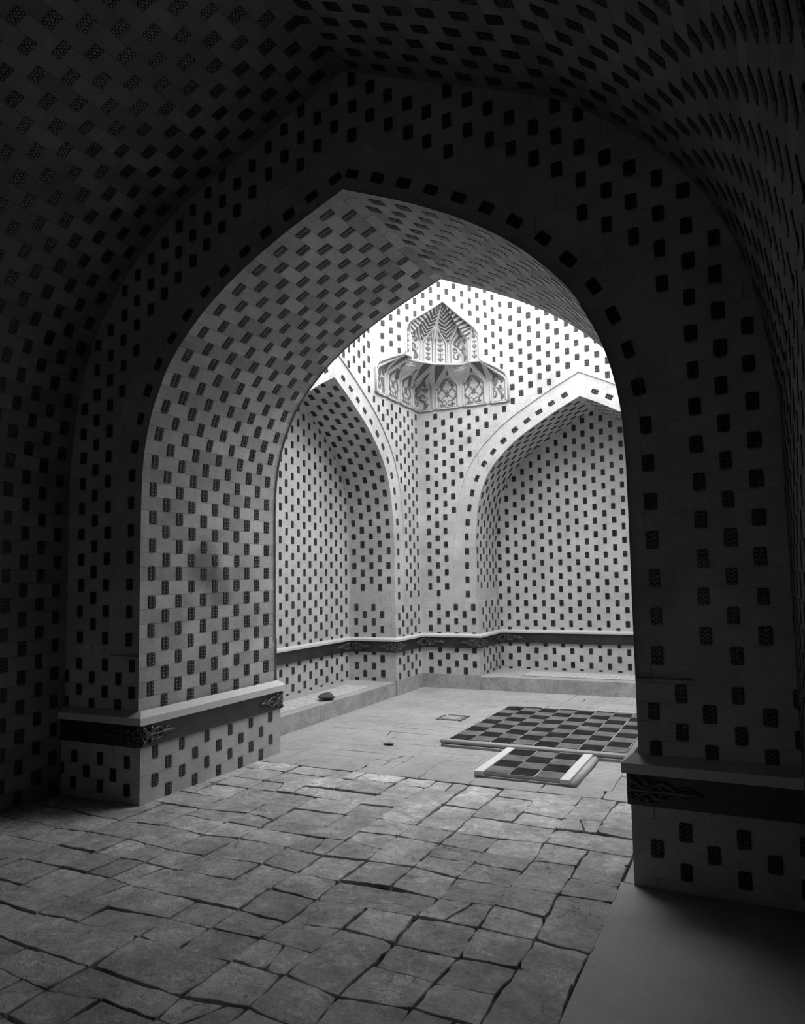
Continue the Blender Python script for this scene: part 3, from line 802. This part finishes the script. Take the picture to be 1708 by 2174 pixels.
# ------------------------------------------------------------------ floors
mb = MB(); mb.box((-7.2, -8.5, -.25), (3.6, 11.6, -.022)); 
for a, b in (((-7.2, -8.5, -.25), (-4.84, 11.6, -.001)), ((-4.9, P_ + .02, -.25), (jl - .05, Q_ - .02, -.001)), ((jr + .05, P_ + .02, -.25), (3.6, Q_ - .02, -.001)), ((XR + .02, Q_ - .05, -.25), (3.6, 11.6, -.001)), ((-5, F1 + .02, -.25), (3.6, 11.6, -.001)), ((-7.2, -9.5, -.25), (3.6, -8.02, -.001))): mb.box(a, b)
structure(mb.build('floor_bed', [M_GAP]))
def slab(mb, pts, z, rng, mi=0, bev=.006, th=.03, tilt=.003, cor=(.0, .06), ej=.008):
    """one stone: polygon with softened rim, slightly tilted"""
    c = sum((Vector((x, y)) for x, y in pts), Vector((0, 0))) / len(pts)
    tx, ty = rng.uniform(-tilt, tilt), rng.uniform(-tilt, tilt)
    # subdivide edges with jitter for worn outlines
    ring = []
    n = len(pts)
    for i in range(n):
        a = Vector(pts[i]); b = Vector(pts[(i + 1) % n]); L = (b - a).length; k = max(2, int(L / .055))
        nr = Vector((b.y - a.y, a.x - b.x)).normalized()
        for j in range(k):
            t = j / k; p = a.lerp(b, t)
            if j: p += nr * rng.uniform(-ej, ej * .9)
            else: p = p.lerp(c, rng.uniform(*cor))
            ring.append(p)
    def Z(p, dz): return (p.x, p.y, z + dz + (p.x - c.x) * tx * 3 + (p.y - c.y) * ty * 3)
    lev = [(0.0, -th), (0.0, -bev), (bev * .3, -bev * .25), (bev * .9, 0.0)]
    rings = []
    for ins, dz in lev:
        rings.append([Z(p + (c - p).normalized() * ins, dz) for p in ring])
    m = len(ring)
    for a, b in zip(rings, rings[1:]):
        for i in range(m):
            j = (i + 1) % m; mb.face([a[i], a[j], b[j], b[i]], mi, [(0, 0)] * 4)
    mb.face(rings[-1], mi, [(0, 0)] * m, Vector((0, 0, 1)))
rG = random.Random(42)
def paving(mb, xs, ys, gap, rng, merge=.28, jit=.03, mats=1, z=0.0, zj=.008, tilt=.004, skip=None):
    nx, ny = len(xs), len(ys)
    node = [[(xs[i] + rng.uniform(-jit, jit) * .5, ys[j] + (rng.uniform(-jit, jit) if j < ny - 1 else 0)) for j in range(ny)] for i in range(nx)]
    used = set()
    for j in range(ny - 1):
        for i in range(nx - 1):
            if (i, j) in used: continue
            w_, h_ = 1, 1; r = rng.random()
            if r < merge and i + 2 < nx and (i + 1, j) not in used: w_ = 2
            elif r < merge * 1.5 and j + 2 < ny: h_ = 2
            for a in range(w_):
                for b in range(h_): used.add((i + a, j + b))
            q = [node[i][j], node[i + w_][j], node[i + w_][j + h_], node[i][j + h_]]
            c = Vector(((q[0][0] + q[2][0]) / 2, (q[0][1] + q[2][1]) / 2))
            if skip and skip(c.x, c.y): continue
            qq = []
            g = gap * rng.choice((.1, .2, .3, .4, .6, .9, 1.3, 2.0)) if mats > 1 else gap
            for p in q:
                p = Vector(p); d = c - p; qq.append(tuple(p + Vector((math.copysign(g * rng.uniform(.5, 1.8), d.x), math.copysign(g * rng.uniform(.5, 1.8), d.y)))))
            if rng.random() < .14 and w_ * h_ == 1:   # a broken stone
                t = rng.uniform(.3, .7); a1 = Vector(qq[0]).lerp(Vector(qq[1]), t); b1 = Vector(qq[3]).lerp(Vector(qq[2]), 1 - t * .8)
                e = Vector((.004, 0))
                slab(mb, [qq[0], tuple(a1 - e), tuple(b1 - e), qq[3]], z + rng.uniform(-zj, zj * .5), rng, rng.randrange(mats), tilt=tilt)
                slab(mb, [tuple(a1 + e), qq[1], qq[2], tuple(b1 + e)], z + rng.uniform(-zj, zj * .5), rng, rng.randrange(mats), tilt=tilt)
            else:
                slab(mb, qq, z + rng.uniform(-zj, zj * .4), rng, rng.randrange(mats), tilt=tilt, **({} if mats > 1 else dict(cor=(0, .01), ej=.002, bev=.004)))
M_SLABS = [worn('worn_slab', .60), worn('worn_dark_slab', .52), worn('worn_pale_slab', .68)]
mb = MB()
xs = [-.73]
while xs[-1] > -6.6: xs.append(xs[-1] - rG.choice((.25, .28, .30, .33, .38)))
xs = xs[::-1]
ys = [5.487]
while ys[-1] > -.6: ys.append(ys[-1] - rG.choice((.19, .22, .25, .28)))
ys = ys[::-1]
far_left = lambda x, y: (x < jl - .1 and y > P_ + .1)
paving(mb, xs, ys, .0035, rG, merge=.09, mats=3, zj=.007, skip=far_left)
structure(mb.build('floor', M_SLABS))
# smooth screed along the right pier, and back part of the hall
mb = MB()
for a, b in (((-.728, -.6, -.05), (3.3, P_ - .02, -.004)), ((-6.6, -8.1, -.05), (3.3, -.6, -.006)), ((-.715, P_ - .02, -.05), (jr + .06, 5.45, -.002))):
    mb.box(a, b)
structure(mb.build('floor_screed', [M_CEMENT]))
# court floor: small, nearly flush bricks
mb = MB(); rH = random.Random(77)
xs = [W1 - .01 + .0]
while xs[-1] < XR + .1: xs.append(xs[-1] + rH.choice((.26, .30, .34)))
ys = [5.70]
while ys[-1] < F1: ys.append(ys[-1] + rH.choice((.2, .23, .26)))
ys[-1] = F1 + .02; xs[-1] = XR + .02
drain = lambda x, y: (-3.36 < x < -3.06 and 7.80 < y < 8.04)
paving(mb, xs, ys, .0008, rH, merge=.35, jit=.012, z=.0, zj=.0018, tilt=.0012)
mb2 = mb
structure(mb.build('floor_court', [M_COURT]))
mb = MB(); rI = random.Random(8)
x = jl
while x < jr:
    x2 = min(x + rI.uniform(.35, .6), jr); slab(mb, [(x + .002, 5.487), (x2 - .002, 5.487), (x2 - .002, 5.697), (x + .002, 5.697)], .002, rI, 0, tilt=.001); x = x2
structure(mb.build('trim_kerb', [M_COURT]))

# sunken stone hatch in the court floor
dr = thing('floor_hatch', 'small sunken square stone hatch in the court floor left of the large chequered platform', 'floor hatch', (-3.2, 7.92, 0))
mb = MB()
for a, b in (((-.145, -.14, .0), (-.128, .12, .006)), ((.13, -.15, .0), (.16, .15, .009)), ((-.13, -.135, .0), (.13, -.12, .005)), ((-.10, .122, .0), (.13, .145, .010))): mb.box(a, b)
mb.build('hatch_rim', [M_GAP], dr)
mb = MB(); slab(mb, [(-.10, -.09), (.09, -.10), (.10, .09), (-.09, .10)], .012, rI, 0, th=.012); mb.build('hatch_cover', [M_BENCH], dr)

# ------------------------------------------------------------------ chequered platforms
def tiles(name, parent, x0, y0, nx, ny, s, z, flip, rng, ylim=None, xlim=None):
    mb = MB(); e = .0045
    X1 = min(x0 + nx * s, xlim or 99); Y1 = min(y0 + ny * s, ylim or 99)
    mb.box((x0, y0, z - .03), (X1, Y1, z), 2)
    for i in range(nx):
        for j in range(ny):
            a, b = x0 + i * s, y0 + j * s
            c, d = min(a + s, X1), min(b + s, Y1)
            if c - a < .03 or d - b < .03: continue
            j_ = [rng.uniform(-.003, .003) for _ in range(2)]
            mb.box((a + e + j_[0], b + e + j_[1], z - .002), (c - e + j_[0], d - e + j_[1], z + .003 + rng.uniform(0, .002)), 0 if (i + j) % 2 == flip else 1)
    return mb.build(name, [M_TD, M_TL, M_GROUT], parent)
big = thing('tomb_platform', 'large raised tomb platform of black and grey chequered tiles with a concrete edge', 'tiled platform', (-2.76, 6.58, 0))
tiles('chequered_tiles', big, .02, .12, 8, 10, .2035, .052, 0, rI, ylim=2.02)
mb = MB(); mb.box((0, .0, 0), (1.72, 2.06, .022)); mb.build('plinth', [M_BENCH], big)
def edging(path, name, parent, mats, r=.017, z=.044):
    mb = MB()
    for a, b in zip(path, path[1:]):
        a, b = Vector((*a, z)), Vector((*b, z)); mb.tube([a, b], r, 0, 10)
    for p in path: mb.blob((*p, z), r, 0, seg=10)
    return mb.build(name, mats, parent, smooth=True)
mb = MB(); mb.box((-.03, .035, .0), (1.735, .125, .052)); mb.box((1.66, .125, .018), (1.735, 2.06, .052)); mb.build('edge_bed', [M_BENCH], big)
edging([(-.03, .04), (1.725, .04), (1.725, 2.05)], 'rounded_edging', big, [M_EDGE])
small = thing('tomb_slab', 'small chequered tile tomb slab between two white marble strips, in front of the large platform', 'tiled slab', (-2.05, 5.70, 0))
tiles('chequered_tiles', small, .0, .02, 3, 5, .2035, .044, 1, rI, ylim=.875)
mb = MB(); mb.box((-.07, .0, 0), (.68, .875, .016)); mb.build('base', [M_BENCH], small)
for nm, xa in (('marble_strip', -.075), ('marble_strip', .612)):
    mb = MB(); y = 0.0
    while y < .86:
        y2 = min(y + .23, .875); mb.box((xa, y + .001, .0), (xa + .072, y2 - .001, .050)); y = y2
    mb.build(nm, [M_WHITE], small)
mb = MB(); mb.tube([(.706, .0, .012), (.706, .86, .012)], .028, 0, 12); mb.build('rounded_edging', [M_EDGE], small, smooth=True)

# ------------------------------------------------------------------ benches in the two recesses
def inlay(name, parent, x0, y0, x1, y1, z, along, mats):
    mb = MB(); mb.box((x0, y0, z - .02), (x1, y1, z + .001), 1)
    bw, bl = .055, .19
    rr = random.Random(4)
    if along == 'x':
        y = y0; r = 0
        while y + bw <= y1 + .001:
            x = x0 - (bl / 2 if r % 2 else 0)
            while x < x1:
                a, b = max(x + .005, x0), min(x + bl - .005, x1)
                if b - a > .02: mb.box((a, y + .005, z), (b, y + bw - .005, z + .006 + rr.uniform(-.001, .001)), 0)
                x += bl
            y += bw; r += 1
    return mb.build(name, mats, parent)
bl_ = thing('stone_bench', 'low stone bench with a brick-paved top filling the left court recess', 'stone bench', (W1, CL, 0))
mb = MB(); y0b, y1b = CL - 1.53, CL + 1.53
mb.box((W2 - W1 + .001, y0b - CL, 0), (-.012, y1b - CL, .170)); mb.build('bench_block', [M_BENCH], bl_)
mb = MB(); mb.box((-.2, y0b - CL, .170), (.012, y1b - CL, .186)); mb.box((W2 - W1 + .001, y0b - CL, .170), (-.50, y1b - CL, .186)); mb.box((-.50, .95, .170), (-.2, y1b - CL, .186)); mb.build('coping', [M_COURT], bl_)
mb = MB(); mb.box((-.012, y0b - CL, 0), (.012, y1b - CL, .170)); mb.build('front_face', [M_BENCH], bl_)
inlay('brick_inlay', bl_, -.50, y0b - CL, -.13, 1.10, .184, 'x', [M_CAP, M_GAP])
br_ = thing('stone_bench', 'low stone bench with a brick-paved top filling the far court recess', 'stone bench', (CF, F1, 0))
mb = MB(); mb.box((-1.53, .012, 0), (1.53, F2 - F1 - .001, .170)); mb.build('bench_block', [M_BENCH], br_)
mb = MB(); mb.box((-1.53, -.012, .170), (1.53, .22, .186)); mb.box((-1.53, .72, .170), (1.53, F2 - F1, .186)); mb.box((-1.53, .22, .170), (-1.0, .72, .186)); mb.build('coping', [M_COURT], br_)
mb = MB(); mb.box((-1.53, -.012, 0), (1.53, .012, .170)); mb.build('front_face', [M_BENCH], br_)
inlay('brick_inlay', br_, -1.0, .25, 1.53, .76, .184, 'x', [M_CAP, M_GAP])
# plain stone skirting below the brickwork at the court corner
mb = MB()
mb.box((W1 + .0, jc + .0, 0), (W1 + .026, F1 - .0, .20)); mb.box((W1 + .026, F1 - .026, 0), (kc, F1, .20)); mb.box((CF + 1.53, F1 - .026, 0), (XR, F1, .20))
structure(mb.build('baseboard_court', [M_BENCH]))

# ------------------------------------------------------------------ loose stones
def rock(name, loc, r, sx, sy, sz, seed, label, cat):
    rr = random.Random(seed); me = bpy.data.meshes.new(name); bm = bmesh.new()
    bmesh.ops.create_icosphere(bm, subdivisions=3, radius=1)
    ks = [(Vector((rr.uniform(-1, 1), rr.uniform(-1, 1), rr.uniform(-1, 1))).normalized(), rr.uniform(.55, .95)) for _ in range(14)]
    for v in bm.verts:
        for n_, k in ks:
            dd_ = v.co.dot(n_)
            if dd_ > k: v.co -= n_ * (dd_ - k) * .9
        v.co *= 1 + rr.uniform(-.03, .03)
        v.co.x *= sx * r; v.co.y *= sy * r; v.co.z *= sz * r
    zmin = min(v.co.z for v in bm.verts)
    for v in bm.verts: v.co.z -= zmin
    bm.to_mesh(me); bm.free(); me.materials.append(M_ROCK)
    o = bpy.data.objects.new(name, me); C.objects.link(o); o.location = loc
    return tag(o, label, cat)
rock('loose_stone', (-4.585, 7.50, .189), .1, 1.0, 1.25, .42, 3, 'flat dark loose stone lying on the brick top of the left bench', 'stone')
rock('rubble_chip', (-3.27, 6.46, .003), .045, 1.3, .7, .25, 9, 'small dark flat rubble chip on the court floor left of the platforms', 'rubble')
rock('rubble_chip', (-.73, 4.30, .002), .012, 1.5, .8, .5, 12, 'tiny dark chip of rubble on the floor slabs beside the right pier', 'rubble')
